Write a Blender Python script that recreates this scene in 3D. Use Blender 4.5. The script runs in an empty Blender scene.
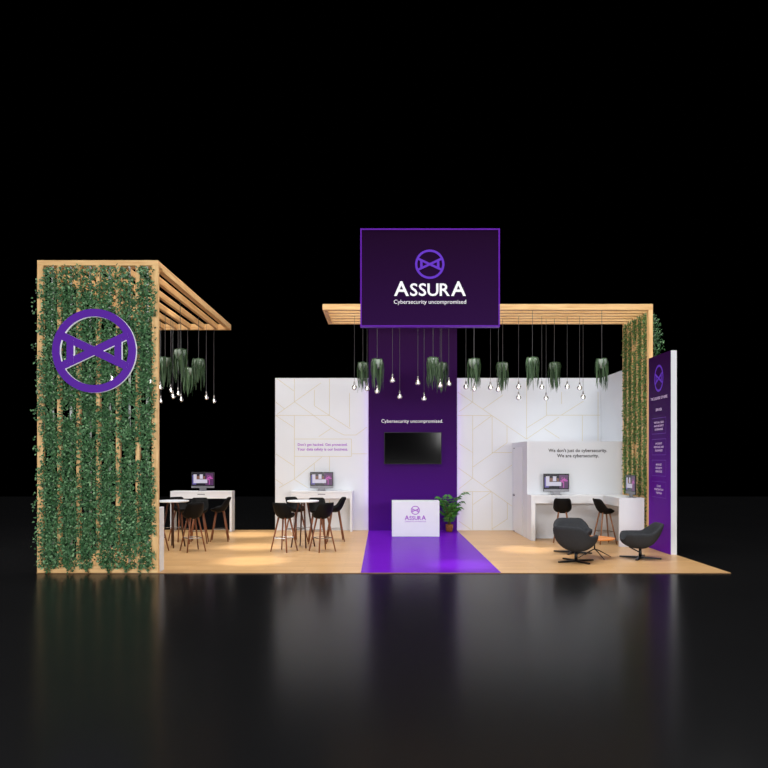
import bpy, math, random
from mathutils import Vector, Matrix, noise
random.seed(7)
sc = bpy.context.scene
col = sc.collection
PI = math.pi
D, S0, VX, VY = 12.5, 57.4, 382.0, 458.0      # distance to the stage edge, px per metre there, vanishing point

def X(px, r): return (px - VX) * r / S0
def Z(py, r): return 2.0 - (py - VY) * r / S0
def Y(r): return D * (r - 1.0)

# ------------------------------------------------------------------ materials
def lin(v):
    v /= 255.0
    return v / 12.92 if v <= 0.04045 else ((v + 0.055) / 1.055) ** 2.4
def C(r, g, b): return (lin(r), lin(g), lin(b), 1.0)

def mat(name, c, rough=0.5, metal=0.0, emit=None, estr=0.0, spec=0.5, var=0.06, scale=6.0, trans=0.0, c2=None, stretch=None, ior=1.45, bump=0.0):
    m = bpy.data.materials.new(name); m.use_nodes = True
    nt = m.node_tree; b = nt.nodes['Principled BSDF']
    b.inputs['Roughness'].default_value = rough
    b.inputs['Metallic'].default_value = metal
    b.inputs['Specular IOR Level'].default_value = spec
    b.inputs['IOR'].default_value = ior
    b.inputs['Transmission Weight'].default_value = trans
    tc = nt.nodes.new('ShaderNodeTexCoord'); mp = nt.nodes.new('ShaderNodeMapping')
    nz = nt.nodes.new('ShaderNodeTexNoise'); rp = nt.nodes.new('ShaderNodeValToRGB')
    nz.inputs['Scale'].default_value = scale; nz.inputs['Detail'].default_value = 4
    if stretch: mp.inputs['Scale'].default_value = stretch
    nt.links.new(tc.outputs['Object'], mp.inputs['Vector'])
    nt.links.new(mp.outputs['Vector'], nz.inputs['Vector'])
    nt.links.new(nz.outputs['Fac'], rp.inputs['Fac'])
    if c2 is None: c2 = tuple(x * (1 - var) for x in c[:3]) + (1,)
    rp.color_ramp.elements[0].position = 0.3; rp.color_ramp.elements[1].position = 0.7
    rp.color_ramp.elements[0].color = c2; rp.color_ramp.elements[1].color = c
    nt.links.new(rp.outputs['Color'], b.inputs['Base Color'])
    if bump:
        bp = nt.nodes.new('ShaderNodeBump'); bp.inputs['Strength'].default_value = bump; bp.inputs['Distance'].default_value = 0.01
        nt.links.new(nz.outputs['Fac'], bp.inputs['Height']); nt.links.new(bp.outputs['Normal'], b.inputs['Normal'])
    if emit:
        b.inputs['Emission Color'].default_value = emit; b.inputs['Emission Strength'].default_value = estr
    return m

def height_ramp(name, stops, z0, z1, rough=.5):
    # the boards carry a vertical colour ramp, plum above and purple below
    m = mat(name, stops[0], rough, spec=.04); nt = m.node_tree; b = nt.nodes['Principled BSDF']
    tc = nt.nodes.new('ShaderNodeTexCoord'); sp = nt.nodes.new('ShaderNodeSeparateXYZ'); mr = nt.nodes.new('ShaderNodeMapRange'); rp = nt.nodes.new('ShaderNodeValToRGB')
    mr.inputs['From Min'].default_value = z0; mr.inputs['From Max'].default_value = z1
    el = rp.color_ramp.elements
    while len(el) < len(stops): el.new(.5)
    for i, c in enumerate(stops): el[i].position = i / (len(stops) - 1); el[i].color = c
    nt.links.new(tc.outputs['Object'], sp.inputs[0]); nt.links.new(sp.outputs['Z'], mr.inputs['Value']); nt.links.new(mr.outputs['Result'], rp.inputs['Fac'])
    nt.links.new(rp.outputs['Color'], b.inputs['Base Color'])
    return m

def leaf_mat(name, cs, rough=0.55):
    m = bpy.data.materials.new(name); m.use_nodes = True
    nt = m.node_tree; b = nt.nodes['Principled BSDF']; b.inputs['Roughness'].default_value = rough
    g = nt.nodes.new('ShaderNodeNewGeometry'); rp = nt.nodes.new('ShaderNodeValToRGB')
    el = rp.color_ramp.elements
    while len(el) < len(cs): el.new(0.5)
    for i, c in enumerate(cs):
        el[i].position = i / (len(cs) - 1); el[i].color = c
    nt.links.new(g.outputs['Random Per Island'], rp.inputs['Fac'])
    nt.links.new(rp.outputs['Color'], b.inputs['Base Color'])
    return m

def wood_stage():
    m = bpy.data.materials.new('stage_wood'); m.use_nodes = True
    nt = m.node_tree; b = nt.nodes['Principled BSDF']
    b.inputs['Roughness'].default_value = 0.36
    tc = nt.nodes.new('ShaderNodeTexCoord')
    br = nt.nodes.new('ShaderNodeTexBrick'); br.inputs['Scale'].default_value = 1.0
    br.inputs['Brick Width'].default_value = 1.4; br.inputs['Row Height'].default_value = 0.16
    br.inputs['Mortar Size'].default_value = 0.003; br.inputs['Bias'].default_value = 0.0
    br.inputs['Color1'].default_value = C(212, 170, 118); br.inputs['Color2'].default_value = C(200, 157, 106)
    br.inputs['Mortar'].default_value = C(172, 132, 86)
    nz = nt.nodes.new('ShaderNodeTexNoise'); nz.inputs['Scale'].default_value = 4; nz.inputs['Detail'].default_value = 6
    mp = nt.nodes.new('ShaderNodeMapping'); mp.inputs['Scale'].default_value = (0.6, 8, 1)
    mx = nt.nodes.new('ShaderNodeMixRGB'); mx.blend_type = 'MULTIPLY'; mx.inputs['Fac'].default_value = 0.5
    rp = nt.nodes.new('ShaderNodeValToRGB'); rp.color_ramp.elements[0].color = (.72, .66, .58, 1); rp.color_ramp.elements[1].color = (1, 1, 1, 1)
    rp.color_ramp.elements[0].position = .3; rp.color_ramp.elements[1].position = .65
    L = nt.links.new
    L(tc.outputs['Object'], br.inputs['Vector']); L(tc.outputs['Object'], mp.inputs['Vector']); L(mp.outputs['Vector'], nz.inputs['Vector'])
    L(nz.outputs['Fac'], rp.inputs['Fac']); L(br.outputs['Color'], mx.inputs['Color1']); L(rp.outputs['Color'], mx.inputs['Color2'])
    L(mx.outputs['Color'], b.inputs['Base Color'])
    return m

M = {}
WL, WD = C(246, 206, 146), C(218, 170, 110)
M['wood_z'] = mat('birch_upright', WL, .5, c2=WD, scale=3, stretch=(7, 7, .6))
M['wood_y'] = mat('birch_rafter', WL, .5, c2=WD, scale=3, stretch=(7, .6, 7))
M['wood_x'] = mat('birch_beam', WL, .5, c2=WD, scale=3, stretch=(.6, 7, 7))
M['stage'] = wood_stage()
M['hall'] = mat('dark_gloss_floor', C(20, 20, 21), .2, spec=.24, ior=1.145, var=.1, scale=.6)
M['carpet'] = mat('purple_gloss_carpet', C(102, 26, 176), .2, spec=.1, ior=1.09, var=.06, scale=2)
M['white'] = mat('white_laminate', C(228, 231, 236), .45, var=.02)
M['wallw'] = mat('white_wall_paint', C(221, 225, 231), .6, var=.02, scale=2)
M['gold'] = mat('gold_line', C(214, 204, 170), .4, metal=.0, var=.08)
M['purple'] = height_ramp('deep_purple_wall', [C(78, 20, 134), C(60, 16, 98), C(46, 12, 68), C(38, 10, 50)], 0, 5.6)
M['purple_panel'] = height_ramp('purple_board', [C(100, 22, 164), C(88, 18, 144), C(52, 8, 80), C(42, 7, 60)], .3, 4.2)
M['sign'] = height_ramp('sign_face', [C(42, 10, 62), C(28, 4, 36)], 0, 1.7)
M['sign_glow'] = mat('sign_edge', C(90, 30, 150), .4, emit=C(98, 34, 170), estr=.25, spec=.1)
M['led'] = mat('violet_led', C(150, 80, 255), .4, emit=C(186, 104, 255), estr=1.8)
M['logo_purple'] = mat('logo_purple', C(92, 38, 164), .5, spec=.1, var=.04)
M['logo_violet'] = mat('logo_violet', C(98, 52, 190), .5, spec=.1, var=.04, emit=C(98, 50, 190), estr=.1)
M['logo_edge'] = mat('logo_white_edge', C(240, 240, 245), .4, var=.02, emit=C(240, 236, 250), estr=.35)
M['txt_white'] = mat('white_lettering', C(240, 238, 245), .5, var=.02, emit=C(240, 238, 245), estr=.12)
M['txt_black'] = mat('black_lettering', C(28, 26, 34), .5)
M['txt_purple'] = mat('purple_lettering', C(160, 52, 196), .5, var=.04)
M['txt_lilac'] = mat('lilac_lettering', C(215, 190, 232), .5, var=.03, emit=C(215, 190, 232), estr=.15)
M['frame_violet'] = mat('violet_outline', C(104, 48, 176), .5, var=.04)
M['black'] = mat('black_plastic', C(20, 20, 22), .5, var=.15)
M['blackmetal'] = mat('black_metal', C(18, 18, 19), .35, metal=.3, var=.1)
M['tv'] = mat('tv_glass', C(4, 4, 5), .1, spec=.22, var=.1)
M['seat'] = mat('black_shell', C(8, 8, 9), .65, spec=.2, var=.2, scale=30)
M['lounge'] = mat('charcoal_felt', C(56, 58, 62), .9, spec=.2, var=.25, scale=60, bump=.2)
M['walnut'] = mat('walnut', C(142, 84, 50), .45, c2=C(98, 54, 32), scale=3, stretch=(8, 8, 1))
M['walnut_dark'] = mat('dark_walnut', C(84, 46, 30), .45, c2=C(56, 30, 20), scale=3, stretch=(8, 8, 1))
M['oak'] = mat('oak_leg', C(160, 112, 80), .45, c2=C(124, 82, 56), scale=3, stretch=(8, 8, 1))
M['orange'] = mat('orange_wood', C(226, 142, 66), .4, c2=C(205, 122, 52), scale=3, stretch=(1, 6, 6))
M['chrome'] = mat('steel', C(150, 148, 148), .25, metal=.8, var=.05)
M['alu'] = mat('aluminium', C(120, 120, 126), .35, metal=.6, var=.05)
M['cord'] = mat('grey_cord', C(84, 84, 86), .6, spec=.2, var=.05)
M['glass'] = mat('clear_glass', (1, 1, 1, 1), .03, trans=1.0, var=0, ior=1.35)
M['filament'] = mat('warm_filament', C(255, 250, 240), .5, emit=C(255, 248, 238), estr=2.6)
M['pot'] = mat('grey_pot', C(150, 164, 152), .3, var=.2, scale=12)
M['basket'] = mat('woven_basket', C(160, 100, 42), .7, c2=C(110, 64, 24), scale=30, bump=.4)
M['tube'] = mat('white_tube', C(214, 222, 224), .45, var=.04)
M['ivy'] = leaf_mat('ivy_leaf', [C(28, 60, 36), C(54, 100, 58), C(84, 132, 84), C(50, 96, 56), C(142, 186, 136)])
M['ivy_r'] = leaf_mat('ivy_leaf_yellowish', [C(48, 80, 36), C(92, 128, 60), C(112, 144, 70), C(62, 104, 50), C(136, 166, 96)])  # yellower green leaves of the right pergola columns
M['tendril'] = leaf_mat('tendril_green', [C(32, 56, 32), C(56, 86, 52), C(74, 102, 66), C(44, 70, 42)])
M['palm'] = leaf_mat('palm_green', [C(40, 104, 30), C(70, 140, 44), C(52, 118, 36), C(30, 84, 28)], .4)
M['stem'] = mat('brown_stem', C(80, 70, 40), .6)
M['scr_dark'] = mat('screen_dark', C(16, 12, 26), .2, emit=C(24, 16, 36), estr=.3)
M['scr_white'] = mat('screen_white', C(170, 168, 190), .3, emit=C(232, 230, 240), estr=.2)
M['scr_pink'] = mat('screen_pink', C(150, 60, 140), .3, emit=C(190, 80, 170), estr=.35)
M['scr_blue'] = mat('screen_indigo', C(50, 44, 100), .3, emit=C(84, 74, 150), estr=.6)
M['scr_brown'] = mat('screen_brown', C(80, 50, 40), .3, emit=C(120, 80, 62), estr=.5)

# ------------------------------------------------------------------ mesh building
class MB:
    def __init__(self): self.v = []; self.f = []; self.mi = []
    def add(self, vs, fs, mi=0):
        o = len(self.v); self.v += [tuple(v) for v in vs]
        self.f += [tuple(o + i for i in f) for f in fs]; self.mi += [mi] * len(fs); return self
    def box(self, x0, x1, y0, y1, z0, z1, mi=0):
        vs = [(x, y, z) for z in (z0, z1) for y in (y0, y1) for x in (x0, x1)]
        return self.add(vs, [(0, 2, 3, 1), (4, 5, 7, 6), (0, 1, 5, 4), (2, 6, 7, 3), (0, 4, 6, 2), (1, 3, 7, 5)], mi)
    def tube(self, pts, rad, n=8, mi=0, caps=True):
        pts = [Vector(p) for p in pts]
        if not isinstance(rad, (list, tuple)): rad = [rad] * len(pts)
        vs = []; fs = []
        for i, p in enumerate(pts):
            t = (pts[min(i + 1, len(pts) - 1)] - pts[max(i - 1, 0)]).normalized()
            a = Vector((0, 0, 1)) if abs(t.z) < .9 else Vector((1, 0, 0))
            u = t.cross(a).normalized(); w = t.cross(u)
            for k in range(n):
                q = 2 * PI * k / n; vs.append(p + (u * math.cos(q) + w * math.sin(q)) * rad[i])
        for i in range(len(pts) - 1):
            for k in range(n):
                a, b = i * n + k, i * n + (k + 1) % n; fs.append((a, b, b + n, a + n))
        if caps:
            fs.append(tuple(range(n - 1, -1, -1))); e = (len(pts) - 1) * n; fs.append(tuple(e + k for k in range(n)))
        return self.add(vs, fs, mi)
    def lathe(self, prof, c=(0, 0, 0), n=24, mi=0):
        vs = []; fs = []
        for (r, z) in prof:
            for k in range(n):
                q = 2 * PI * k / n; vs.append((c[0] + r * math.cos(q), c[1] + r * math.sin(q), c[2] + z))
        for i in range(len(prof) - 1):
            for k in range(n):
                a, b = i * n + k, i * n + (k + 1) % n; fs.append((a, b, b + n, a + n))
        return self.add(vs, fs, mi)
    def build(self, name, mats, parent=None, smooth=False, bevel=0.0):
        me = bpy.data.meshes.new(name); me.from_pydata(self.v, [], self.f); me.update()
        for m in (mats if isinstance(mats, (list, tuple)) else [mats]): me.materials.append(m)
        me.polygons.foreach_set('material_index', self.mi)
        if smooth: me.polygons.foreach_set('use_smooth', [True] * len(self.f))
        o = bpy.data.objects.new(name, me); col.objects.link(o)
        if parent: o.parent = parent
        if bevel:
            b = o.modifiers.new('bevel', 'BEVEL'); b.width = bevel; b.segments = 2; b.limit_method = 'ANGLE'
        return o

def tag(o, label=None, cat=None, group=None, kind=None):
    if label: o['label'] = label
    if cat: o['category'] = cat
    if group: o['group'] = group
    if kind: o['kind'] = kind
    return o
def empty(name, loc=(0, 0, 0), rz=0.0):
    o = bpy.data.objects.new(name, None); col.objects.link(o); o.empty_display_size = .1
    o.location = loc; o.rotation_euler = (0, 0, rz); return o
def copy_tree(o, parent=None):
    kids = list(o.children)
    c = o.copy(); col.objects.link(c)
    if parent: c.parent = parent
    for k in kids: copy_tree(k, c)
    return c
def facing(dx, dy): return math.atan2(dx, -dy)
ORD = ['first', 'second', 'third', 'fourth', 'fifth', 'sixth', 'seventh', 'eighth', 'ninth', 'tenth', 'eleventh', 'twelfth',
       'thirteenth', 'fourteenth', 'fifteenth', 'sixteenth', 'seventeenth', 'eighteenth', 'nineteenth', 'twentieth', 'twenty-first', 'twenty-second']

# lettering: a font curve turned to a mesh, scaled to width w (and height h), returned as 2-D vertices and faces, centred
def glyphs(body, bold=0.0, spacing=1.0):
    cu = bpy.data.curves.new('lettering', 'FONT'); cu.body = body; cu.offset = bold; cu.space_character = spacing
    cu.resolution_u = 3
    o = bpy.data.objects.new('lettering', cu); col.objects.link(o)
    dg = bpy.context.evaluated_depsgraph_get()
    me = bpy.data.meshes.new_from_object(o.evaluated_get(dg))
    vs = [(v.co.x, v.co.y) for v in me.vertices]; fs = [tuple(p.vertices) for p in me.polygons]
    bpy.data.objects.remove(o); bpy.data.curves.remove(cu); bpy.data.meshes.remove(me)
    return vs, fs
def fit(g, w=None, h=None):
    vs, fs = g
    x0 = min(v[0] for v in vs); x1 = max(v[0] for v in vs); y0 = min(v[1] for v in vs); y1 = max(v[1] for v in vs)
    kx = w / (x1 - x0) if w else h / (y1 - y0); ky = h / (y1 - y0) if h else kx
    return [((v[0] - (x0 + x1) / 2) * kx, (v[1] - (y0 + y1) / 2) * ky) for v in vs], fs
def place(mb, g, org, ux, uz=(0, 0, 1), off=(0, 0), mi=0):
    org, ux, uz = Vector(org), Vector(ux), Vector(uz)
    return mb.add([org + ux * (x + off[0]) + uz * (y + off[1]) for x, y in g[0]], g[1], mi)
def wordmark():
    # large capital A at both ends, small capitals between, all on one baseline
    vs, fs = [], []; x = 0
    for ch, k in (('A', 1.0), ('S', .86), ('S', .86), ('U', .86), ('R', .86), ('A', 1.0)):
        v, f = glyphs(ch, bold=.016)
        x0 = min(p[0] for p in v); x1 = max(p[0] for p in v)
        o = len(vs); vs += [((p[0] - x0) * k + x, p[1] * k) for p in v]; fs += [tuple(o + i for i in q) for q in f]
        x += (x1 - x0) * k + .055
    return vs, fs
WORD = wordmark()

def emblem(mb, org, ux, R, depth=0.0, uz=(0, 0, 1), mi=0, mi_side=0, sx=1.0, w=.078, ri=.845):
    """ring with a bow tie inside; with depth, extruded backwards along -n"""
    org, ux, uz = Vector(org), Vector(ux), Vector(uz); n = ux.cross(uz)
    polys = []
    N = 72
    ring_o = [(math.cos(2 * PI * k / N), math.sin(2 * PI * k / N)) for k in range(N)]
    def P(p, d=0.0): return org + ux * (p[0] * R * sx) + uz * (p[1] * R) - n * d
    vs = [P(p) for p in ring_o] + [P((p[0] * ri, p[1] * ri)) for p in ring_o]
    fs = [(k, (k + 1) % N, N + (k + 1) % N, N + k) for k in range(N)]
    mb.add(vs, fs, mi)
    if depth:
        for k0, sg in ((1.0, 1), (ri, -1)):
            a = [P((p[0] * k0, p[1] * k0)) for p in ring_o] + [P((p[0] * k0, p[1] * k0), depth) for p in ring_o]
            mb.add(a, [(k, N + k, N + (k + 1) % N, (k + 1) % N) for k in range(N)], mi_side)
    th = math.radians(25.2); L = .88
    bars = []
    for s in (1, -1):
        d = Vector((math.cos(th), s * math.sin(th))); p = Vector((-d.y, d.x)) * w
        bars.append([-d * L - p, d * L - p, d * L + p, -d * L + p])
    for s in (1, -1):
        h = .62 * math.tan(th)
        bars.append([Vector((s * .57 - .085, -h)), Vector((s * .57 + .085, -h)), Vector((s * .57 + .085, h)), Vector((s * .57 - .085, h))])
    for i, b in enumerate(bars):
        e = -.0006 * (i + 1)
        mb.add([P(q, e) for q in b], [(0, 1, 2, 3)], mi)
        if depth:
            mb.add([P(q, e) for q in b] + [P(q, depth) for q in b], [(k, 4 + k, 4 + (k + 1) % 4, (k + 1) % 4) for k in range(4)], mi_side)
    return mb
XP = (1, 0, 0); YN = (0, -1, 0)

# ------------------------------------------------------------------ setting
RB = 1.588; YB = Y(RB)
m = MB().add([(-45, -16, -.012), (45, -16, -.012), (45, 25, -.012), (-45, 25, -.012)], [(0, 1, 2, 3)])
tag(m.build('floor', M['hall']), kind='structure')
SL, SR = X(36.5, 1), X(731, 1)
CL, CR = X(360.8, 1), X(500.9, 1)
m = MB().box(SL, SR, 0, YB + .12, -.01, 0)
tag(m.build('floor_stage', M['stage']), kind='structure')
m = MB().box(CL, CR, 0.002, YB - .10, .0, .006)
tag(m.build('carpet', M['carpet']), 'glossy purple carpet runner leading to the reception counter', 'carpet')

ZW = Z(378, RB)
def lines(mb, segs, yy, r, w=.012, mi=1):
    for (a, b, c, d) in segs:
        p = Vector((X(a, r), yy, Z(b, r))); q = Vector((X(c, r), yy, Z(d, r)))
        t = (q - p).normalized(); u = t.cross(Vector((0, 1, 0))) * w / 2
        mb.add([p - u, q - u, q + u, p + u], [(0, 1, 2, 3)], mi)
WLX0, WLX1 = X(275.2, RB), X(369.5, RB)
m = MB().box(WLX0, WLX1, YB, YB + .1, 0, ZW)
segsL = [(277, 378.6, 293.6, 390.8), (294.4, 378.6, 294.4, 402.2), (320.9, 382.9, 277, 414.4), (314.4, 390, 314.4, 405.8),
 (329.5, 378.6, 329.5, 415), (275.7, 415.4, 329.5, 415.4), (295, 402.2, 334.5, 430.2), (334.5, 430.2, 344, 435), (314.4, 405.8, 350.2, 428.7), (275.7, 402, 284.3, 408.7),
 (275.7, 415.4, 293.6, 427.3), (294.4, 415.4, 294.4, 479.3), (331.6, 428, 318.7, 436.6), (344, 435, 356, 435), (356, 435, 367, 427),
 (349.5, 393, 349.5, 427), (294.4, 439, 351.4, 439), (294.4, 456.4, 351.4, 456.4), (351.4, 439, 351.4, 456.4), (275.7, 453.8, 294, 466),
 (322, 457, 294, 479.3), (294, 479.3, 279, 487.8), (294, 479.3, 307.8, 487.8), (314.3, 463.7, 314.3, 471.5), (329.5, 456.5, 329.5, 471.5),
 (275.7, 479.3, 283, 484.5), (351.7, 453.8, 367, 453.8), (294.4, 491, 294.4, 529), (329.5, 500, 329.5, 529)]
lines(m, segsL, YB - .003, RB)
wl = tag(m.build('wall_left', [M['wallw'], M['gold']]), kind='structure')
mb = MB()
place(mb, fit(glyphs("Don't get hacked. Get protected.", .012), X(347.5, RB) - X(297.8, RB)), (X(322.6, RB), YB - .004, Z(444.9, RB)), XP)
place(mb, fit(glyphs("Your data safety is our business.", .012), X(347.9, RB) - X(297.3, RB)), (X(322.6, RB), YB - .004, Z(449.6, RB)), XP)
tag(mb.build('lettering', M['txt_purple'], wl), 'purple two-line slogan in a gold outline')

# purple centre wall, standing proud of the white walls and lit along its edges
PX0, PX1 = X(368.5, 1.58), X(457, 1.58); YP = Y(1.58)
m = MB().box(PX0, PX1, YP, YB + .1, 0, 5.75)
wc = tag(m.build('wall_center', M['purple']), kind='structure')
for s, xx in ((-1, PX0), (1, PX1)):
    mb = MB().box(min(xx - s * .01, xx + s * .001), max(xx - s * .01, xx + s * .001), YP + .02, YP + .07, .02, ZW)
    mb.build('light_strip', M['led'], wc)
mb = MB(); place(mb, fit(glyphs('Cybersecurity uncompromised.', .0), X(443, 1.58) - X(381.5, 1.58)), (X(412.2, 1.58), YP - .004, Z(421.6, 1.58)), XP)
tag(mb.build('lettering', M['txt_white'], wc), 'white slogan above the television')

WRX0, WRX1 = X(456.5, RB), 6.16
m = MB().box(WRX0, WRX1, YB, YB + .1, 0, ZW)
segsR = [(457.5, 392, 526.9, 439.3), (472.2, 402.3, 459, 411.7), (483, 409, 503, 395), (458, 415.5, 491.5, 415.5), (472.7, 386, 472.7, 401.8),
 (472.7, 415.5, 472.7, 477.5), (491.5, 415.8, 473.2, 429.4), (492.1, 416, 492.1, 453), (507, 426, 507, 442.8), (507, 442.8, 472.5, 467.3),
 (526.6, 381, 526.6, 439), (526.6, 439, 559, 417), (492, 452.5, 512, 452.5), (512, 465, 483.5, 484.5), (458, 467.6, 512, 506.2),
 (472.6, 478, 459, 489), (463, 491.6, 491.3, 491.6), (491, 492, 473, 504.5), (492, 492, 492, 529.5), (507.3, 503, 507.3, 519), (507.3, 519, 492, 529),
 (472.6, 491.6, 472.6, 529.6), (458.7, 521, 471, 529.6), (459, 443.5, 472.5, 452.5), (546.5, 398, 546.5, 415.6), (546.5, 415.6, 527, 427.7),
 (546.5, 415.2, 600, 415.2), (544.5, 428.6, 559.5, 438.4), (561.5, 392, 561.5, 404), (582.3, 415, 582.3, 441), (598, 392, 598, 441), (561.5, 415, 583.6, 401)]
lines(m, segsR, YB - .003, RB)
tag(m.build('wall_back', [M['wallw'], M['gold']]), kind='structure')
YPB = Y(1.424)
m = MB().box(6.06, 6.16, YPB + .01, YB, 0, ZW)
tag(m.build('wall_side', M['wallw']), kind='structure')

# white room with the door
BX, BY, BZ = 3.605, Y(1.427), Z(441.3, 1.427)
m = MB().box(BX, 6.06, BY, BY + .08, 0, BZ).box(BX, BX + .08, BY + .08, YB, 0, BZ).box(BX + .08, 6.06, BY + .08, YB, BZ - .06, BZ)
wr = tag(m.build('wall_front', M['wallw']), kind='structure')
mb = MB(); 
place(mb, fit(glyphs("We don't just do cybersecurity.", .02), X(607, 1.427) - X(548.4, 1.427)), (X(577.7, 1.427), BY - .004, Z(450.9, 1.427)), XP)
place(mb, fit(glyphs("We are cybersecurity.", .02), X(598.7, 1.427) - X(557, 1.427)), (X(577.9, 1.427), BY - .004, Z(456.2, 1.427)), XP)
tag(mb.build('lettering', M['txt_black'], wr), 'black two-line slogan')
dY0, dY1 = Y(1.47), Y(1.568)
m = MB().box(BX - .012, BX - .002, dY0, dY1, .012, 2.28)
dr = tag(m.build('door_1', M['white'], bevel=.003), kind='structure')
mb = MB().box(BX - .05, BX - .012, dY1 - .2, dY1 - .06, .985, 1.005).box(BX - .02, BX - .012, dY1 - .10, dY1 - .06, .96, 1.03)
mb.build('door_handle', M['blackmetal'], dr)
mb = MB().box(BX - .022, BX - .012, dY1 - .17, dY1 - .03, 2.25, 2.275); mb.build('hinge', M['alu'], dr)
mb = MB().box(BX - .022, BX - .012, dY1 - .17, dY1 - .03, .012, .03); mb.build('hinge', M['blackmetal'], dr)

# ------------------------------------------------------------------ slatted tower with ivy, and its roof of rafters
ZT = Z(260.2, 1); ZB_ = 5.30
POST = [(37, 43), (57, 60.6), (76.2, 80), (95.8, 99.8), (115.6, 119.8), (135.4, 139.6), (151.6, 158)]
tw = empty('slatted_pergola', (X(97.5, 1), 0, 0))
tag(tw, 'tall birch slat tower with a long rafter roof, left end of the stage', 'pergola')
ox = tw.location.x
RE = 1.485; YE = Y(RE)
for a, b in POST:
    MB().box(X(a, 1) - ox, X(b, 1) - ox, 0.002, .08, .115, ZT - .09).build('post', M['wood_z'], tw, bevel=.004)
    MB().box(X(a, 1) - ox, X(b, 1) - ox, .27, YE - .1, ZT - .13, ZT).build('rafter', M['wood_y'], tw, bevel=.004)
MB().box(X(37, 1) - ox, X(158, 1) - ox, 0, .27, ZT - .09, ZT).build('header_beam', M['wood_x'], tw, bevel=.004)
MB().box(X(37, 1) - ox, X(158, 1) - ox, 0, .10, .0, .115).build('base_beam', M['wood_x'], tw, bevel=.004)
MB().box(X(37, 1) - ox, X(158, 1) - ox, YE - .1, YE, ZT - .14, ZT).build('end_beam', M['wood_x'], tw, bevel=.004)
GAPS = [50.2, 68.6, 88, 107.6, 127.5, 145.4]
for g in GAPS:
    MB().tube([(X(g, 1) - ox, .10, .1), (X(g, 1) - ox, .10, ZT - .09)], .022).build('support_tube', M['tube'], tw, smooth=True)

def leaf(mb, p, L, W, rnd=random):
    d = Vector((rnd.gauss(0, .8), rnd.gauss(-.25, .6), rnd.gauss(-.35, .7))).normalized()
    n = Vector((rnd.gauss(0, .6), -1 + rnd.gauss(0, .4), rnd.gauss(.35, .6)))
    s = d.cross(n)
    if s.length < 1e-4: return
    s.normalize(); n = s.cross(d)
    p = Vector(p); q = p + d * L
    mid = p + d * L * .42
    mb.add([p, mid + s * W + n * W * .3, q, mid - s * W + n * W * .3], [(0, 1, 2), (0, 2, 3)])
random.seed(11)
for i, g in enumerate(GAPS):
    mb = MB(); xg = X(g, 1); cnt = 0
    half = .5 * (POST[i + 1][0] - POST[i][1]) / S0
    while cnt < 5400:
        z = random.uniform(.10, ZT - .12)
        if z > ZT - .45 and random.random() < .35: continue
        x = random.gauss(0, .105)
        if abs(x) > half + .085: continue
        dn = noise.noise(Vector((x * 5 + i * 3.7, z * 2.3, i * 9.1))) + .5 * noise.noise(Vector((x * 9, z * 7, i * 5)))
        if abs(x) < half and dn < -.52: continue
        if abs(x) > half and dn < -.02 - .25 * (z < 1.2): continue
        y = random.uniform(-.11, .06) - (.03 if abs(x) > half else 0)
        if abs(x) > half and y > -.02: y = -random.uniform(.02, .1)
        leaf(mb, (xg + x, y, z), random.uniform(.035, .068), random.uniform(.013, .023)); cnt += 1
    if i == 0:
        for z0 in (1.15, 1.22, 2.2, 3.9, 4.6, .55, 2.75):
            for k in range(8): leaf(mb, (X(37, 1) - random.random() * .06, -.03 + random.gauss(0, .03), z0 + random.gauss(0, .08)), .05, .018)
    if i == 5:
        for z0 in (4.9, 4.5, 4.2, 3.4, 2.1, 1.5):
            for k in range(12): leaf(mb, (X(154, 1) + random.gauss(0, .03), -.04 - random.random() * .03, z0 + random.gauss(0, .12)), .045, .016)
    # trailing ends hanging over the base beam
    for k in range(2):
        xx = xg + random.uniform(-.1, .1)
        for q in range(16): leaf(mb, (xx + random.gauss(0, .015), -.04 - random.random() * .03, .16 - q * .009), .045, .016)
    o = mb.build('climbing_ivy', M['ivy'])
    tag(o, 'column of green ivy in the %s gap from the left of the slat tower' % ORD[i], 'ivy', 'ivy columns on the slat tower')

# big round emblem on the tower
ex, ez, er = X(94.2, .985), Z(350.8, .985), 42 * .985 / S0
o = MB(); emblem(o, (0, -.195, 0), XP, er, depth=.06, mi=0, mi_side=1, w=.094, ri=.815)
em = empty('round_emblem', (ex, 0, ez))
tag(em, 'large round purple emblem with white edges mounted on the ivy tower', 'sign')
o.build('emblem', [M['logo_purple'], M['logo_edge']], em)
for px_, dz in ((78, .62), (117.7, -.60), (78, -.62), (117.7, .58)):
    mb = MB().tube([(X(px_, 1) - ex, -.15, dz), (X(px_, 1) - ex, .003, dz)], .012); mb.build('bracket', M['alu'], em)

# white side panel at the tower foot
m = MB().box(X(158, 1) - .06, X(158, 1), .105, Y(1.028), 0, Z(508, 1))
tag(m.build('side_panel', M['white'], bevel=.004), 'narrow white low panel behind the foot of the slat tower', 'panel')

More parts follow.
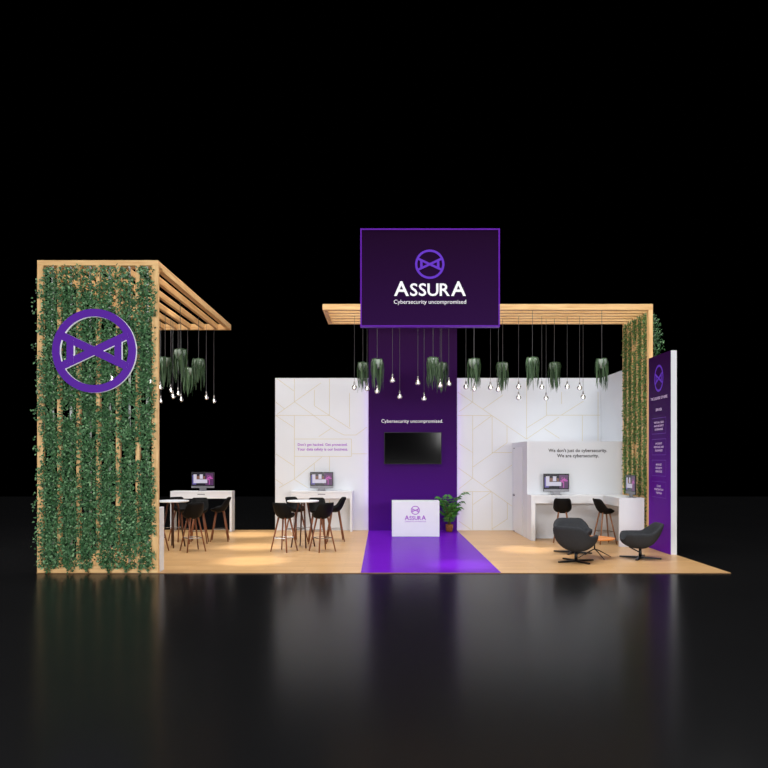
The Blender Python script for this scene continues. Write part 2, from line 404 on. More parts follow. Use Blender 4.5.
# ------------------------------------------------------------------ right pergola with ivy wall
RF, RK = 1.284, 1.424
YF, YK = Y(RF), Y(RK)
pt = Z(304, RF); pbm = pt - .13
pgx0, pgx1 = X(322.5, RF), X(653, RF)
pg = empty('slatted_pergola', (6.0, (YF + YK) / 2, 0))
tag(pg, 'birch slat pergola bridging the stage with an ivy side, right end', 'pergola')
NP = 6; pw = .115
for i in range(NP):
    y0 = YF + (YK - YF - pw) * i / (NP - 1)
    yy = y0 - pg.location.y
    xl = pgx0
    MB().box(xl - 6, pgx1 - 6, yy, yy + pw, pbm, pt).build('beam', M['wood_x'], pg, bevel=.004)
    MB().box(5.965 - 6, pgx1 - 6, yy, yy + pw, 0, pbm).build('post', M['wood_z'], pg, bevel=.004)
MB().box(pgx0 - 6, pgx0 - 5.9, YF - pg.location.y + pw, YK - pg.location.y - pw, pbm + .003, pt - .003).build('end_rail', M['wood_y'], pg)
random.seed(5)
def leaf_x(mb, p, L, W):
    d = Vector((random.gauss(-.25, .6), random.gauss(0, .8), random.gauss(-.4, .7))).normalized()
    n = Vector((-1 + random.gauss(0, .4), random.gauss(-.4, .6), random.gauss(.35, .6)))
    s = d.cross(n).normalized(); n = s.cross(d); p = Vector(p)
    mid = p + d * L * .42
    mb.add([p, mid + s * W + n * W * .3, p + d * L, mid - s * W + n * W * .3], [(0, 1, 2), (0, 2, 3)])
for i in range(NP - 1):
    pitch = (YK - YF - pw) / (NP - 1)
    yc = YF + pw + pitch * i + (pitch - pw) / 2; hg = (pitch - pw) / 2
    mb = MB(); cnt = 0
    while cnt < 1700:
        z = random.uniform(.3, pbm - .05); y = random.gauss(0, .075)
        if abs(y) > hg - .015 + .03 * random.random() ** 4: continue
        dn = noise.noise(Vector((y * 5 + i * 3.1, z * 2.0, i * 7.7 + 40))) + .4 * noise.noise(Vector((y * 8, z * 6, i)))
        if dn < (-.45 if abs(y) < hg else -.1): continue
        if z < 1.14 and (i > 0 or random.random() < .7): continue
        leaf_x(mb, (random.uniform(5.925, 6.0), yc + y, z), random.uniform(.035, .065), random.uniform(.012, .021)); cnt += 1
    o = mb.build('climbing_ivy', M['ivy_r'])
    tag(o, 'column of ivy in the %s gap from the front of the right pergola wall' % ORD[i], 'ivy', 'ivy columns on the right pergola')
mb = MB()
for k in range(3200):
    z = random.uniform(4.1, 5.3); rr = .36 * (0.4 + .6 * math.sin((z - 4.1) / 1.2 * PI))
    if noise.noise(Vector((z * 4, k * .001, 2))) < -.35: continue
    leaf_x(mb, (6.05 + random.random() * rr, random.uniform(YF + .15, YK - .1), z), random.uniform(.04, .07), random.uniform(.014, .024))
tag(mb.build('climbing_ivy', M['ivy']), 'tuft of ivy bulging from the outer side of the right pergola', 'ivy')

# ------------------------------------------------------------------ hanging planters
def make_planter():
    root = empty('hanging_planter')
    MB().lathe([(.0, -.20), (.045, -.195), (.095, -.15), (.12, -.08), (.118, -.01), (.108, 0), (.10, -.02), (.10, -.05), (0, -.05)], n=20).build('bowl', M['pot'], root, smooth=True)
    MB().tube([(0, 0, -.05), (0, 0, 2.0)], .005, n=6).build('cord', M['cord'], root)
    rnd = random.Random(3); mb = MB()
    for k in range(78):
        a = rnd.uniform(0, 2 * PI); r0 = rnd.uniform(.06, .11); r1 = rnd.uniform(.115, .15)
        L = rnd.choice((rnd.uniform(.55, .72), rnd.uniform(.38, .6), rnd.uniform(.2, .45)))
        w = rnd.uniform(.006, .010); pts = []
        wob = rnd.uniform(-.3, .3); ph = rnd.uniform(0, 6)
        for j in range(9):
            t = j / 8
            r = r0 + (r1 - r0) * min(1, t * 4) - .045 * t * (k % 3) / 2 + .016 * math.sin(ph + t * 7)
            z = .035 * math.sin(min(1, t * 4) * PI) - L * max(0, t - .10) / .9
            aa = a + wob * t * .6
            pts.append(Vector((r * math.cos(aa), r * math.sin(aa), z)))
        tv = Vector((-math.sin(a), math.cos(a), 0)); vs = []
        q = rnd.uniform(-.9, .9); tv = (tv * math.cos(q) + Vector((math.cos(a), math.sin(a), 0)) * math.sin(q)) * w
        for j, p in enumerate(pts):
            kk = 1 if j < 8 else .3
            vs += [p - tv * kk, p + tv * kk]
        mb.add(vs, [(2 * j, 2 * j + 1, 2 * j + 3, 2 * j + 2) for j in range(8)])
    mb.build('trailing_foliage', M['tendril'], root)
    return root
def hang(px, r, right):
    # every cord is tied to the middle of a beam or rafter
    if right:
        c = [YF + pw / 2 + (YK - YF - pw) * i / (NP - 1) for i in range(NP)]
        return 1 + min(c, key=lambda q: abs(q - Y(r))) / D
    c = [X((a + b) / 2, 1) for a, b in POST]
    rs = [q * S0 / (px - VX) for q in c]
    return min([q for q in rs if 1.05 < q < 1.475], key=lambda q: abs(q - r))
RA, RBk = 1.30, 1.361
plR = [(362.9, 361.8, RBk), (377.2, 358.4, RA), (433.1, 357, RA), (441.6, 362, RBk), (473.9, 358, RA), (502.7, 362, RBk), (532.4, 357, RA), (554.3, 362, RBk), (601.8, 358, RA)]
plL = [(165.2, 356.7, 1.29), (180.2, 348.5, 1.193), (187.7, 367, 1.435), (198.6, 358.4, 1.31)]
def pendant_len(o, z, top):
    for ch in o.children:
        if ch.name.startswith('cord'):
            me = ch.data.copy(); ch.data = me
            for v in me.vertices:
                if v.co.z > .5: v.co.z = top - z - .004
pp = make_planter(); first = True
for lst, top, where, n in ((plL, ZT - .13, 'under the left rafter roof', 0), (plR, pbm, 'under the right pergola', 1)):
    for i, (px, py, r) in enumerate(lst):
        r = hang(px, r, n == 1)
        o = pp if first else copy_tree(pp); first = False
        o.location = (X(px, r), Y(r), Z(py, r) - .035); o.rotation_euler.z = i * 1.7 + n
        pendant_len(o, o.location.z, top)
        tag(o, 'trailing green hanging planter, %s from the left %s' % (ORD[i], where), 'hanging plant', 'hanging planters ' + where)

# ------------------------------------------------------------------ bulb pendants
def make_bulb():
    root = empty('pendant_bulb')
    MB().tube([(0, 0, .12), (0, 0, 2.0)], .004, n=6).build('cord', M['cord'], root)
    MB().lathe([(0, .135), (.012, .13), (.018, .10), (.020, .065), (.018, .055), (0, .055)], n=14).build('socket', M['chrome'], root, smooth=True)
    prof = [(.016, .06), (.022, .045)]
    for k in range(1, 12):
        a = PI * (.16 + .84 * k / 11); prof.append((.060 * math.sin(a), .060 * math.cos(a) - .012))
    prof[-1] = (.0005, -.072)
    g = MB().lathe(prof, n=20).build('bulb', M['glass'], root, smooth=True)
    MB().lathe([(0, .035), (.014, .03), (.022, .005), (.024, -.02), (.016, -.042), (0, -.05)], n=12).build('filament', M['filament'], g, smooth=True)
    return root
buR = [(354.4, 387, 1.34), (367.1, 388, 1.345), (377.2, 390.6, 1.345), (392.5, 379.6, 1.31), (399.7, 396, 1.36), (417.9, 382, 1.32), (424.1, 398, 1.37), (440.2, 384.6, 1.315),
       (448.8, 383, 1.33), (465.9, 386.4, 1.34), (474.3, 388.5, 1.35), (490.5, 387, 1.34), (498.4, 389, 1.32), (518.6, 386.4, 1.34), (518.6, 397, 1.375), (541.8, 386.8, 1.34),
       (546.1, 397.8, 1.38), (567.2, 386.4, 1.34), (579.6, 387.5, 1.345), (583.1, 396.7, 1.375)]
buL = [(112, 379, 1.15), (150.4, 382, 1.27), (160.3, 387, 1.34), (160.8, 400.6, 1.42), (170.9, 390, 1.36), (172.9, 396, 1.40), (178.1, 393, 1.385), (181, 399, 1.42), (206.3, 397, 1.40), (213.9, 400.6, 1.43)]
pb = make_bulb(); first = True
for lst, top, where, grp in ((buL, ZT - .13, 'under the left rafter roof', 'bulbs left'), (buR, pbm, 'under the right pergola', 'bulbs right')):
    order = sorted(range(len(lst)), key=lambda k: (lst[k][0], lst[k][1]))
    for rank, k in enumerate(order):
        px, py, r = lst[k]; r = hang(px, r, lst is buR)
        o = pb if first else copy_tree(pb); first = False
        o.location = (X(px, r), Y(r), Z(py, r)); pendant_len(o, o.location.z, top)
        lb = 'clear glass bulb pendant, %s bulb from the left %s' % (ORD[rank], where)
        if px == 518.6: lb = 'clear glass bulb pendant, %s of two in line, near the middle of the right wall' % ('upper' if py < 390 else 'lower')
        tag(o, lb, 'pendant lamp', 'bulb pendants ' + where)

# ------------------------------------------------------------------ hanging sign
sx0, sx1, sz0, sz1 = X(360.3, 1), X(499.9, 1), Z(326.6, 1), Z(228.4, 1)
sg = empty('hanging_sign', ((sx0 + sx1) / 2, 0, sz0))
tag(sg, 'big dark purple hanging sign with white brand lettering above the carpet', 'sign')
hw, hh, e = (sx1 - sx0) / 2, sz1 - sz0, .024
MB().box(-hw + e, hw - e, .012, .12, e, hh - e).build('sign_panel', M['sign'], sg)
MB().box(-hw, -hw + e, 0, .13, 0, hh).box(hw - e, hw, 0, .13, 0, hh).box(-hw + e, hw - e, 0, .13, 0, e).box(-hw + e, hw - e, 0, .13, hh - e, hh).build('light_frame', M['sign_glow'], sg)
scx = sg.location.x
mb = MB(); emblem(mb, (X(429.8, 1) - scx, .006, Z(264.1, 1) - sz0), XP, 14.7 / S0); tag(mb.build('emblem', M['logo_violet'], sg), 'round violet emblem')
mb = MB(); place(mb, fit(WORD, 72 / S0, 14.8 / S0), (X(430, 1) - scx, .006, Z(288.6, 1) - sz0), XP)
place(mb, fit(glyphs('Cybersecurity uncompromised', .0), 72.3 / S0), (X(430, 1) - scx, .006, Z(302.3, 1) - sz0), XP)
tag(mb.build('lettering', M['txt_white'], sg), 'white brand name and tagline')

# ------------------------------------------------------------------ reception counter
rr = 1.456
cx0, cx1, ch = X(392, rr), X(439.5, rr), Z(501.2, rr)
rc = empty('reception_counter', ((cx0 + cx1) / 2, Y(rr), .006)); rcx = rc.location.x
tag(rc, 'white box reception counter with purple brand mark on the purple carpet', 'counter')
MB().box(-(cx1 - cx0) / 2, (cx1 - cx0) / 2, 0, .45, 0, ch).build('body', M['white'], rc, bevel=.006)
mb = MB(); emblem(mb, (X(415.3, rr) - rcx, -.004, Z(510.5, rr)), XP, 4.4 * rr / S0); mb.build('emblem', M['txt_purple'], rc)
mb = MB(); place(mb, fit(WORD, 21.2 * rr / S0, 4.5 * rr / S0), (X(415.3, rr) - rcx, -.004, Z(517.9, rr)), XP)
place(mb, fit(glyphs('Cybersecurity uncompromised', .0), 20.8 * rr / S0), (X(415.3, rr) - rcx, -.004, Z(521.8, rr)), XP)
mb.build('lettering', M['txt_purple'], rc)

# ------------------------------------------------------------------ television
tx0, tx1, tz0, tz1 = X(384.2, 1.575), X(441.4, 1.575), Z(464.1, 1.575), Z(432.3, 1.575)
tv = empty('television', ((tx0 + tx1) / 2, YP, tz0))
tag(tv, 'large black flat television mounted on the purple wall', 'television')
w2, h2 = (tx1 - tx0) / 2, tz1 - tz0
MB().box(-w2, w2, -.065, -.02, 0, h2).build('casing', M['black'], tv, bevel=.004)
MB().box(-w2 + .012, w2 - .012, -.068, -.0655, .012, h2 - .012).build('screen', M['tv'], tv)
MB().box(-.3, .3, -.02, .0, h2 / 2 - .2, h2 / 2 + .2).build('wall_mount', M['blackmetal'], tv)

# ------------------------------------------------------------------ desktop computers
def make_pc():
    root = empty('desktop_computer')
    w, h, z0 = .317, .44, .075
    MB().box(-w, w, -.012, .012, z0, z0 + h).build('casing', M['blackmetal'], root, bevel=.006)
    MB().box(-w + .004, w - .004, -.0145, -.0122, z0 + .004, z0 + .058).build('chin', M['alu'], root)
    s = MB(); y = -.0135
    s.add([(-w + .014, y, z0 + .066), (w - .014, y, z0 + .066), (w - .014, y, z0 + h - .014), (-w + .014, y, z0 + h - .014)], [(0, 1, 2, 3)], 0)
    def R(u0, u1, v0, v1, mi, yy):
        H = h - .08
        a, b = -w + .014 + u0 * (2 * w - .028), -w + .014 + u1 * (2 * w - .028); c, d = z0 + .066 + v0 * H, z0 + .066 + v1 * H
        s.add([(a, yy, c), (b, yy, c), (b, yy, d), (a, yy, d)], [(0, 1, 2, 3)], mi)
    R(.03, .20, .10, .80, 3, y - .0003)
    R(.08, .70, .20, .48, 1, y - .0006); R(.08, .22, .48, .86, 1, y - .0006); R(.36, .50, .52, .86, 1, y - .0006)
    R(.22, .36, .50, .74, 4, y - .0006); R(.52, .60, .50, .72, 4, y - .0006)
    R(.62, .98, .04, .95, 5, y - .0004)
    rnd = random.Random(4)
    for k in range(26):
        a = rnd.uniform(0, 2 * PI); q = rnd.uniform(.02, .15); u = .80 + q * math.cos(a) * 1.05; v = .62 + q * math.sin(a) * 1.2
        t = rnd.uniform(.015, .035); R(u - t, min(.98, u + t), v - t, v + t, 2, y - .0008 - k * .00002)
    R(.78, .81, .08, .5, 2, y - .0009)
    s.build('screen', [M['scr_dark'], M['scr_white'], M['scr_pink'], M['scr_blue'], M['scr_brown'], mat('screen_plum', C(50, 18, 56), .3, emit=C(70, 26, 80), estr=.6)], root)
    MB().box(-.095, .095, -.005, .012, .008, z0 + .05).box(-.11, .11, -.09, .09, 0, .008).build('stand', M['alu'], root, bevel=.003)
    return root

# ------------------------------------------------------------------ white counters
def make_counter(w, d, h):
    root = empty('counter_table')
    MB().box(-w / 2, w / 2, 0, d, h - .04, h).build('top', M['white'], root, bevel=.003)
    MB().box(-w / 2 + .06, w / 2 - .06, .012, .03, h - .20, h - .04).build('apron', M['white'], root)
    for s in (-1, 1):
        MB().box(min(s * w / 2, s * (w / 2 - .06)), max(s * w / 2, s * (w / 2 - .06)), 0, d, 0, h - .04).build('leg', M['white'], root, bevel=.003)
    MB().box(-.10, .10, .006, .012, h - .095, h - .075).build('drawer_pull', M['alu'], root)
    return root
rc2 = 1.556; cd = Y(RB) - Y(rc2) - .005
lw = X(352.3, rc2) - X(290.8, rc2)
c1 = make_counter(lw, cd, 1.10); c1.location = ((X(352.3, rc2) + X(290.8, rc2)) / 2, Y(rc2), 0)
tag(c1, 'white counter table against the gold-lined left wall under the purple slogan', 'counter')
c2 = copy_tree(c1); c2.location = (X(231.8, rc2) - lw / 2, Y(rc2), 0)
tag(c2, 'white counter table standing free before the black background at far left', 'counter')
pc = make_pc(); pc.location = (X(321.5, 1.57), Y(1.574), 1.10); tag(pc, 'slim desktop computer on the counter under the purple slogan', 'computer', 'desktop computers')
p2 = copy_tree(pc); p2.location = (X(202.5, 1.57), Y(1.574), 1.10); tag(p2, 'slim desktop computer on the free-standing far left counter', 'computer', 'desktop computers')
p3 = copy_tree(pc); p3.location = (X(556.2, 1.41), Y(1.41), 1.10); tag(p3, 'slim desktop computer on the corner desk under the black slogan', 'computer', 'desktop computers')
p4 = copy_tree(pc); p4.location = (5.69, Y(1.312), 1.10); p4.rotation_euler.z = -PI / 2; tag(p4, 'slim desktop computer side-on against the right ivy wall', 'computer', 'desktop computers')

# corner desk
kf, kr = 1.386, 1.292
yf, yr, yb = Y(kf), Y(kr), BY - .005
dk = empty('corner_desk', (BX, yf, 0)); tag(dk, 'white L-shaped corner desk along the white room and right ivy wall', 'desk')
ax, ay = BX, yf
rx0, rx1 = 5.34, 5.905
def dbox(name, x0, x1, y0, y1, z0, z1, bev=.004): return MB().box(x0 - ax, x1 - ax, y0 - ay, y1 - ay, z0, z1).build(name, M['white'], dk, bevel=bev)
t = MB()
t.box(BX - ax, rx0 - ax, 0, yb - ay, 1.06, 1.10).box(rx0 - ax, rx1 - ax, yr - ay, yb - ay, 1.06, 1.10)
t.build('top', M['white'], dk)
dbox('leg', BX, BX + .10, yf + .002, yb, 0, 1.06)
dbox('apron', BX + .10, rx0 - .002, yf + .012, yf + .03, .90, 1.06)
dbox('end_panel', rx0, rx1, yr, yr + .05, 0, 1.06)
dbox('apron', rx0 + .012, rx0 + .03, yr + .05, yf + .01, .90, 1.06)
dbox('leg', rx0, rx1, yf + .01, yf + .05, 0, 1.06)

# ------------------------------------------------------------------ shells for seats
def ss(a, b, x):
    t = max(0, min(1, (x - a) / (b - a))); return t * t * (3 - 2 * t)
def shell(ax, ay, zb, zs, hf, th, lean, pw=2.5, n=48, k=10, flat=1.0):
    mb = MB(); vs = []; rows = []
    def pt(theta, frac, z, t):
        sn, cs = math.sin(theta), -math.cos(theta)
        rad = (abs(sn / ax) ** pw + abs(cs / ay) ** pw) ** (-1 / pw)
        x, y = sn * rad * frac, cs * rad * frac
        y += lean * t * t * ss(1.2, 2.9, abs(theta))
        return (x, y, z)
    T = [-PI + 2 * PI * i / n for i in range(n)]
    for j in range(1, k + 1):                       # outside, from the bottom to the rim
        a = j / k * PI / 2; fr = math.sin(a) ** .85; zz = (1 - math.cos(a)) ** flat
        rows.append([pt(t_, fr, zb + (hf(abs(t_)) - zb) * zz, zz) for t_ in T])
    rows.append([pt(t_, 1 - th * .5, hf(abs(t_)) + th * .10, 1) for t_ in T])
    for j in range(k, 0, -1):                       # inside, from the rim to the seat
        u = j / k; fr = (1 - th) * u
        rows.append([pt(t_, fr, zs + (hf(abs(t_)) - th * .02 - zs) * u ** 3.2, u ** 2.2) for t_ in T])
    nr = len(rows)
    for r_ in rows: vs += r_
    vs += [(0, 0, zb), (0, 0, zs)]
    fs = []
    for j in range(nr - 1):
        for i in range(n):
            a, b = j * n + i, j * n + (i + 1) % n; fs.append((a, b, b + n, a + n))
    fs += [(nr * n, (i + 1) % n, i) for i in range(n)]
    fs += [(nr * n + 1, (nr - 1) * n + i, (nr - 1) * n + (i + 1) % n) for i in range(n)]
    return mb.add(vs, fs)

# ------------------------------------------------------------------ bar stools
def make_stool(woodm):
    root = empty('bar_stool')
    hf = lambda a: .775 + .055 * ss(.7, 1.4, a) + .215 * ss(1.55, 2.35, a)
    shell(.215, .215, .69, .755, hf, .10, .055, n=40).build('seat', M['seat'], root, smooth=True)
    for sx in (-1, 1):
        for sy in (-1, 1):
            MB().tube([(sx * .085, sy * .085, .725), (sx * .205, sy * .205, 0)], [.021, .0135], n=8).build('leg', woodm, root, smooth=True)
    q = .085 + (.205 - .085) * (.725 - .29) / .725
    mb = MB()
    for (a, b) in (((-q, -q), (q, -q)), ((q, -q), (q, q)), ((q, q), (-q, q)), ((-q, q), (-q, -q))):
        mb.tube([(a[0], a[1], .29), (b[0], b[1], .29)], .008, n=6)
    mb.build('footrest', M['chrome'], root)
    return root
def make_table():
    root = empty('high_table')
    MB().lathe([(0, 1.015), (.34, 1.015), (.36, 1.025), (.36, 1.04), (.355, 1.045), (0, 1.045)], n=40).build('tabletop', M['white'], root, smooth=False)
    for k in range(4):
        a = k * PI / 2
        MB().tube([(.10 * math.cos(a), .10 * math.sin(a), 1.016), (.27 * math.cos(a), .27 * math.sin(a), 0)], [.022, .016], n=8).build('leg', M['walnut_dark'], root, smooth=True)
    MB().tube([(-.20, 0, .44), (.20, 0, .44)], .008, n=6).tube([(0, -.20, .44), (0, .20, .44)], .008, n=6).build('cross_brace', M['chrome'], root)
    return root
tb = make_table(); tb.location = (-1.775, Y(1.29), 0); tb.rotation_euler.z = .35
tag(tb, 'round white high table with dark wooden legs before the left wall', 'table', 'high tables')
GS = -2.78
t2 = copy_tree(tb); t2.location.x += -2.93
tag(t2, 'round white high table half hidden by the slat tower', 'table', 'high tables')
st = make_stool(M['walnut'])
G2 = [(-2.10, 1.232, (.45, .9), 'front left'), (-1.28, 1.232, (-.55, .75), 'front right'), (-2.08, 1.385, (.75, -.65), 'back left'),
      (-1.53, 1.352, (.15, -1), 'back middle'), (-1.13, 1.385, (-1, -.15), 'back right')]
first = True
for dx, tname, grp in ((0, 'high table before the slogan wall', 'stools at the middle high table'), (GS, 'high table beside the slat tower', 'stools at the left high table')):
    for (x, r, d, pos) in G2:
        o = st if first else copy_tree(st); first = False
        o.location = (x + dx, Y(r), 0); o.rotation_euler.z = facing(*d)
        tag(o, 'black bar stool with walnut legs, %s of the %s' % (pos, tname), 'bar stool', grp)
sr = make_stool(M['oak']); sr.location = (X(562, 1.365), Y(1.362), 0); sr.rotation_euler.z = facing(.25, 1)
tag(sr, 'black bar stool with oak legs facing the computer under the black slogan', 'bar stool', 'stools at the corner desk')
s2 = copy_tree(sr); s2.location = (X(604, 1.345), Y(1.342), 0); s2.rotation_euler.z = facing(1, .15)
tag(s2, 'black bar stool with oak legs seen in profile, facing the right ivy wall', 'bar stool', 'stools at the corner desk')

# ------------------------------------------------------------------ lounge chairs and the low table
def make_lounge():
    root = empty('lounge_chair')
    hf = lambda a: .38 + .125 * ss(.35, .8, a) + .185 * ss(1.75, 2.55, a)
    shell(.385, .375, .19, .36, hf, .16, .055, pw=2.9, n=56, k=12, flat=.9).build('seat', M['lounge'], root, smooth=True)
    MB().tube([(0, 0, .025), (0, 0, .115), (0, .0, .20)], [.035, .030, .026], n=12).build('column', M['blackmetal'], root, smooth=True)
    MB().tube([(0, .02, .10), (0, -.22, .225)], .012, n=8).build('tilt_bar', M['blackmetal'], root)
    mb = MB()
    for k in range(4):
        a = PI / 4 + k * PI / 2 + .35; c, s = math.cos(a), math.sin(a); w0, w1 = .035, .022
        L = .40
        mb.add([(-s * w0, c * w0, 0), (L * c - s * w1, L * s + c * w1, 0), (L * c + s * w1, L * s - c * w1, 0), (s * w0, -c * w0, 0),
                (-s * w0, c * w0, .04), (L * c - s * w1, L * s + c * w1, .025), (L * c + s * w1, L * s - c * w1, .025), (s * w0, -c * w0, .04)],
               [(3, 2, 1, 0), (4, 5, 6, 7), (0, 1, 5, 4), (1, 2, 6, 5), (2, 3, 7, 6), (3, 0, 4, 7)])
    mb.build('star_base', M['blackmetal'], root)
    return root
lt = (4.27, Y(1.153))
lc = make_lounge()
pos = [(3.745, Y(1.108), 'charcoal swivel lounge chair seen from behind at the stage front'), (5.16, Y(1.147), 'charcoal swivel lounge chair in profile beside the purple information wall'),
       (4.03, Y(1.213), 'charcoal swivel lounge chair behind the low table, mostly hidden by another')]
for i, (x, y, lb) in enumerate(pos):
    o = lc if i == 0 else copy_tree(lc)
    o.location = (x, y, 0); o.rotation_euler.z = facing(*((lt[0] - x, lt[1] - y) if i < 2 else (-.05, -1)))
    tag(o, lb, 'armchair', 'swivel lounge chairs')
lo = empty('low_table', (lt[0], lt[1], 0)); tag(lo, 'low round orange wood table with thin black star legs between lounge chairs', 'table')
MB().lathe([(0, .375), (.385, .375), (.395, .383), (.395, .395), (.39, .40), (0, .40)], n=40).build('tabletop', M['orange'], lo)
MB().tube([(0, 0, .16), (0, 0, .375)], .014, n=10).build('column', M['blackmetal'], lo, smooth=True)
for k in range(4):
    a = .25 + k * PI / 2
    MB().tube([(0, 0, .175), (.12 * math.cos(a), .12 * math.sin(a), .13), (.36 * math.cos(a), .36 * math.sin(a), .008)], [.011, .010, .008], n=8).build('leg', M['blackmetal'], lo, smooth=True)

# ------------------------------------------------------------------ purple information wall at the right
y0, y1 = Y(1.186), Y(1.282); ht = Z(350.3, 1.186); fx = 5.958
iw = empty('information_wall', (fx, y0, 0)); tag(iw, 'tall purple information wall with white edge at the right end', 'display wall')
MB().box(.012, .135, 0, y1 - y0, 0, ht).build('body', M['white'], iw, bevel=.003)
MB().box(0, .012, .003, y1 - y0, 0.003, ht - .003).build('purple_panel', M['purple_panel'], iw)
yc = Y(1.235) - y0
mb = MB(); emblem(mb, (-.004, yc, Z(378.3, 1.235)), YN, .29, sx=.86); tag(mb.build('emblem', M['logo_violet'], iw), 'round violet emblem')
mb = MB()
place(mb, fit(glyphs('THE LEADERS OF HERE', .01), .92, .06), (-.004, yc, Z(397.9, 1.235)), YN)
place(mb, fit(glyphs('SERVICES', .02), .34, .055), (-.004, yc, Z(409.5, 1.235)), YN)
blocks = [(425.8, ('VIRTUAL CISO', 'AND SECURITY', 'GOVERNANCE')), (447, ('INCIDENT', 'RESPONSE AND', 'READINESS')), (468, ('MANAGED', 'SECURITY', 'SERVICES')), (489.5, ('CLOUD', 'PENETRATION', 'TESTING'))]
for py, ls in blocks:
    for k, ltxt in enumerate(ls):
        place(mb, fit(glyphs(ltxt, .02), .045 * len(ltxt), .042), (-.004, yc, Z(py, 1.235) + .075 - k * .075), YN)
tag(mb.build('lettering', M['txt_lilac'], iw), 'pale lettering in small blocks')
for py, ls in blocks:
    fb = MB(); zc = Z(py, 1.235)
    for (a, b, c, d) in ((-.39, .39, .165, .173), (-.39, .39, -.173, -.165), (-.39, -.382, -.173, .173), (.382, .39, -.173, .173)):
        fb.add([(-.003, yc + a, zc + c), (-.003, yc + b, zc + c), (-.003, yc + b, zc + d), (-.003, yc + a, zc + d)], [(0, 3, 2, 1)])
    fb.build('outline', M['frame_violet'], iw)

# ------------------------------------------------------------------ potted palm
pr = 1.553
pl = empty('potted_palm', (X(449.3, pr), Y(pr), .008)); tag(pl, 'leafy green palm in a woven brown pot beside the reception counter', 'potted plant')
MB().lathe([(0, 0), (.075, 0), (.09, .02), (.10, .12), (.105, .19), (.098, .20), (.09, .19), (.085, .16), (0, .16)], n=24).build('pot', M['basket'], pl, smooth=True)
rnd = random.Random(21); mb = MB(); stm = MB()
for k in range(17):
    a = k * 2.4 + rnd.uniform(-.3, .3); Hh = rnd.uniform(.45, 1.12); out = rnd.uniform(.18, .40)
    if Hh < .7: out *= .8
    if k == 3: a, Hh, out = .15, 1.18, .42
    base = Vector((.03 * math.cos(a), .03 * math.sin(a), .16))
    pts = [base + Vector((math.cos(a) * out * (t ** 1.8), math.sin(a) * out * (t ** 1.8), (Hh - .16) * (1.25 * t - .25 * t * t * t - .12 * t ** 4))) for t in [j / 10 for j in range(11)]]
    stm.tube(pts, [.010 - .0007 * j for j in range(11)], n=5)
    for j in range(3, 11):
        p = pts[j]; tdir = (pts[j] - pts[j - 1]).normalized(); side = tdir.cross(Vector((0, 0, 1)))
        if side.length < .05: side = Vector((-math.sin(a), math.cos(a), 0))
        side.normalize()
        for s in (-1, 1):
            L = rnd.uniform(.15, .25) * (1 - .35 * abs(j - 6) / 5); W = .022
            d = (side * s * .8 + tdir * .7 + Vector((0, 0, -.35))).normalized(); n_ = d.cross(tdir).normalized(); b_ = n_.cross(d).normalized()
            q1 = p + d * L * .4 + Vector((0, 0, .01)); q2 = p + d * L - Vector((0, 0, .04))
            mb.add([p, q1 + b_ * W, q2, q1 - b_ * W], [(0, 1, 2), (0, 2, 3)])
for b_ in (mb, stm): b_.v = [(v[0], v[1] if v[1] < .25 else .25 + (v[1] - .25) * .1, v[2]) for v in b_.v]
stm.build('stems', M['stem'], pl, smooth=True)
mb.build('foliage', M['palm'], pl)

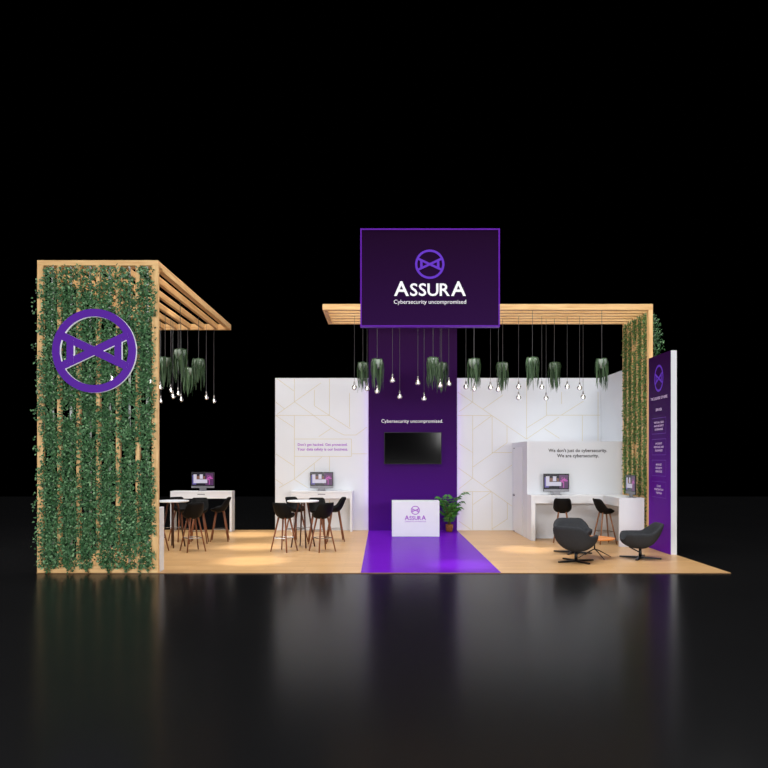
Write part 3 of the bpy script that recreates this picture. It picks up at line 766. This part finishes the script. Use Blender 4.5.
# ------------------------------------------------------------------ light
w = bpy.data.worlds.new('world'); sc.world = w; w.use_nodes = True
w.node_tree.nodes['Background'].inputs['Color'].default_value = (0, 0, 0, 1)
def aim(o, tgt):
    o.rotation_euler = (Vector(tgt) - o.location).to_track_quat('-Z', 'Y').to_euler()
def area(loc, tgt, sx, sy, e, c=(1, 1, 1)):
    l = bpy.data.lights.new('area_light', 'AREA'); l.shape = 'RECTANGLE'; l.size = sx; l.size_y = sy; l.energy = e; l.color = c
    o = bpy.data.objects.new('area_light', l); col.objects.link(o); o.location = loc; aim(o, tgt); return o
def spot(loc, tgt, e, ang=50, blend=.6, c=(1, .97, .92), rad=.08):
    l = bpy.data.lights.new('spot_light', 'SPOT'); l.energy = e; l.spot_size = math.radians(ang); l.spot_blend = blend; l.color = c; l.shadow_soft_size = rad
    o = bpy.data.objects.new('spot_light', l); col.objects.link(o); o.location = loc; aim(o, tgt); return o
area((-6.4, -15, 3.7), (-1, 5, 2.4), 8, 1.9, 1040, (1, .99, .985))
area((7.3, -15, 3.8), (2, 5, 2.4), 8, 1.9, 1300, (1, .99, .985))
area((-1, -15, .7), (0, 3, 4.5), 14, .9, 380, (1, .98, .96))  # added low up-light behind the camera for the rafter undersides
area((-1, 1.0, 8.4), (-.5, 4.0, 0), 11, 4, 430, (1, .97, .93))
area((-9.5, 1.5, 6.5), (2.5, 6.5, 1.2), 3, 3, 330, (1, .98, .96))  # added fill from the left, brightens the door side of the white room
fill = bpy.data.lights.new('floor_fill', 'SUN'); fill.energy = 2.1; fill.angle = math.radians(40)  # added downward fill with no real source, lifts the hall and stage floors
so = bpy.data.objects.new('floor_fill', fill); col.objects.link(so); so.location = (0, 5, 12)
for (x, y, e) in ((-3.4, 6.25, 2300), (-2.95, 3.65, 2300), (-2.55, 1.46, 2300), (1.5, .93, 1500), (3.2, 3.2, 2000), (4.9, 3.9, 300)):
    spot((x, y + .2, 6.8), (x, y, 0), e, 15, 1.0)
area((7.4, 3.4, 8.2), (-3, 4.5, .8), 3, 3, 170, (1, .98, .96))  # added fill from the right for the white panel at the tower foot
spot((-4.7, 3.4, 6.8), (-4.9, 7.1, .8), 420, 34, 1.0)  # added spot that brightens the free-standing left counter
spot((.85, 3.6, 6.0), (.85, 7.2, .9), 120, 44, 1.0)  # added spot that brightens the lower part of the purple wall

# ------------------------------------------------------------------ camera
cam = bpy.data.cameras.new('camera'); co = bpy.data.objects.new('camera', cam); col.objects.link(co)
co.location = (0, -D, 2.0); co.rotation_euler = (PI / 2, 0, 0)
cam.sensor_width = 36; cam.lens = S0 * D / 768 * 36
cam.shift_x = (384 - VX) / 768; cam.shift_y = (VY - 384) / 768
sc.camera = co
sc.view_settings.view_transform = 'Standard'
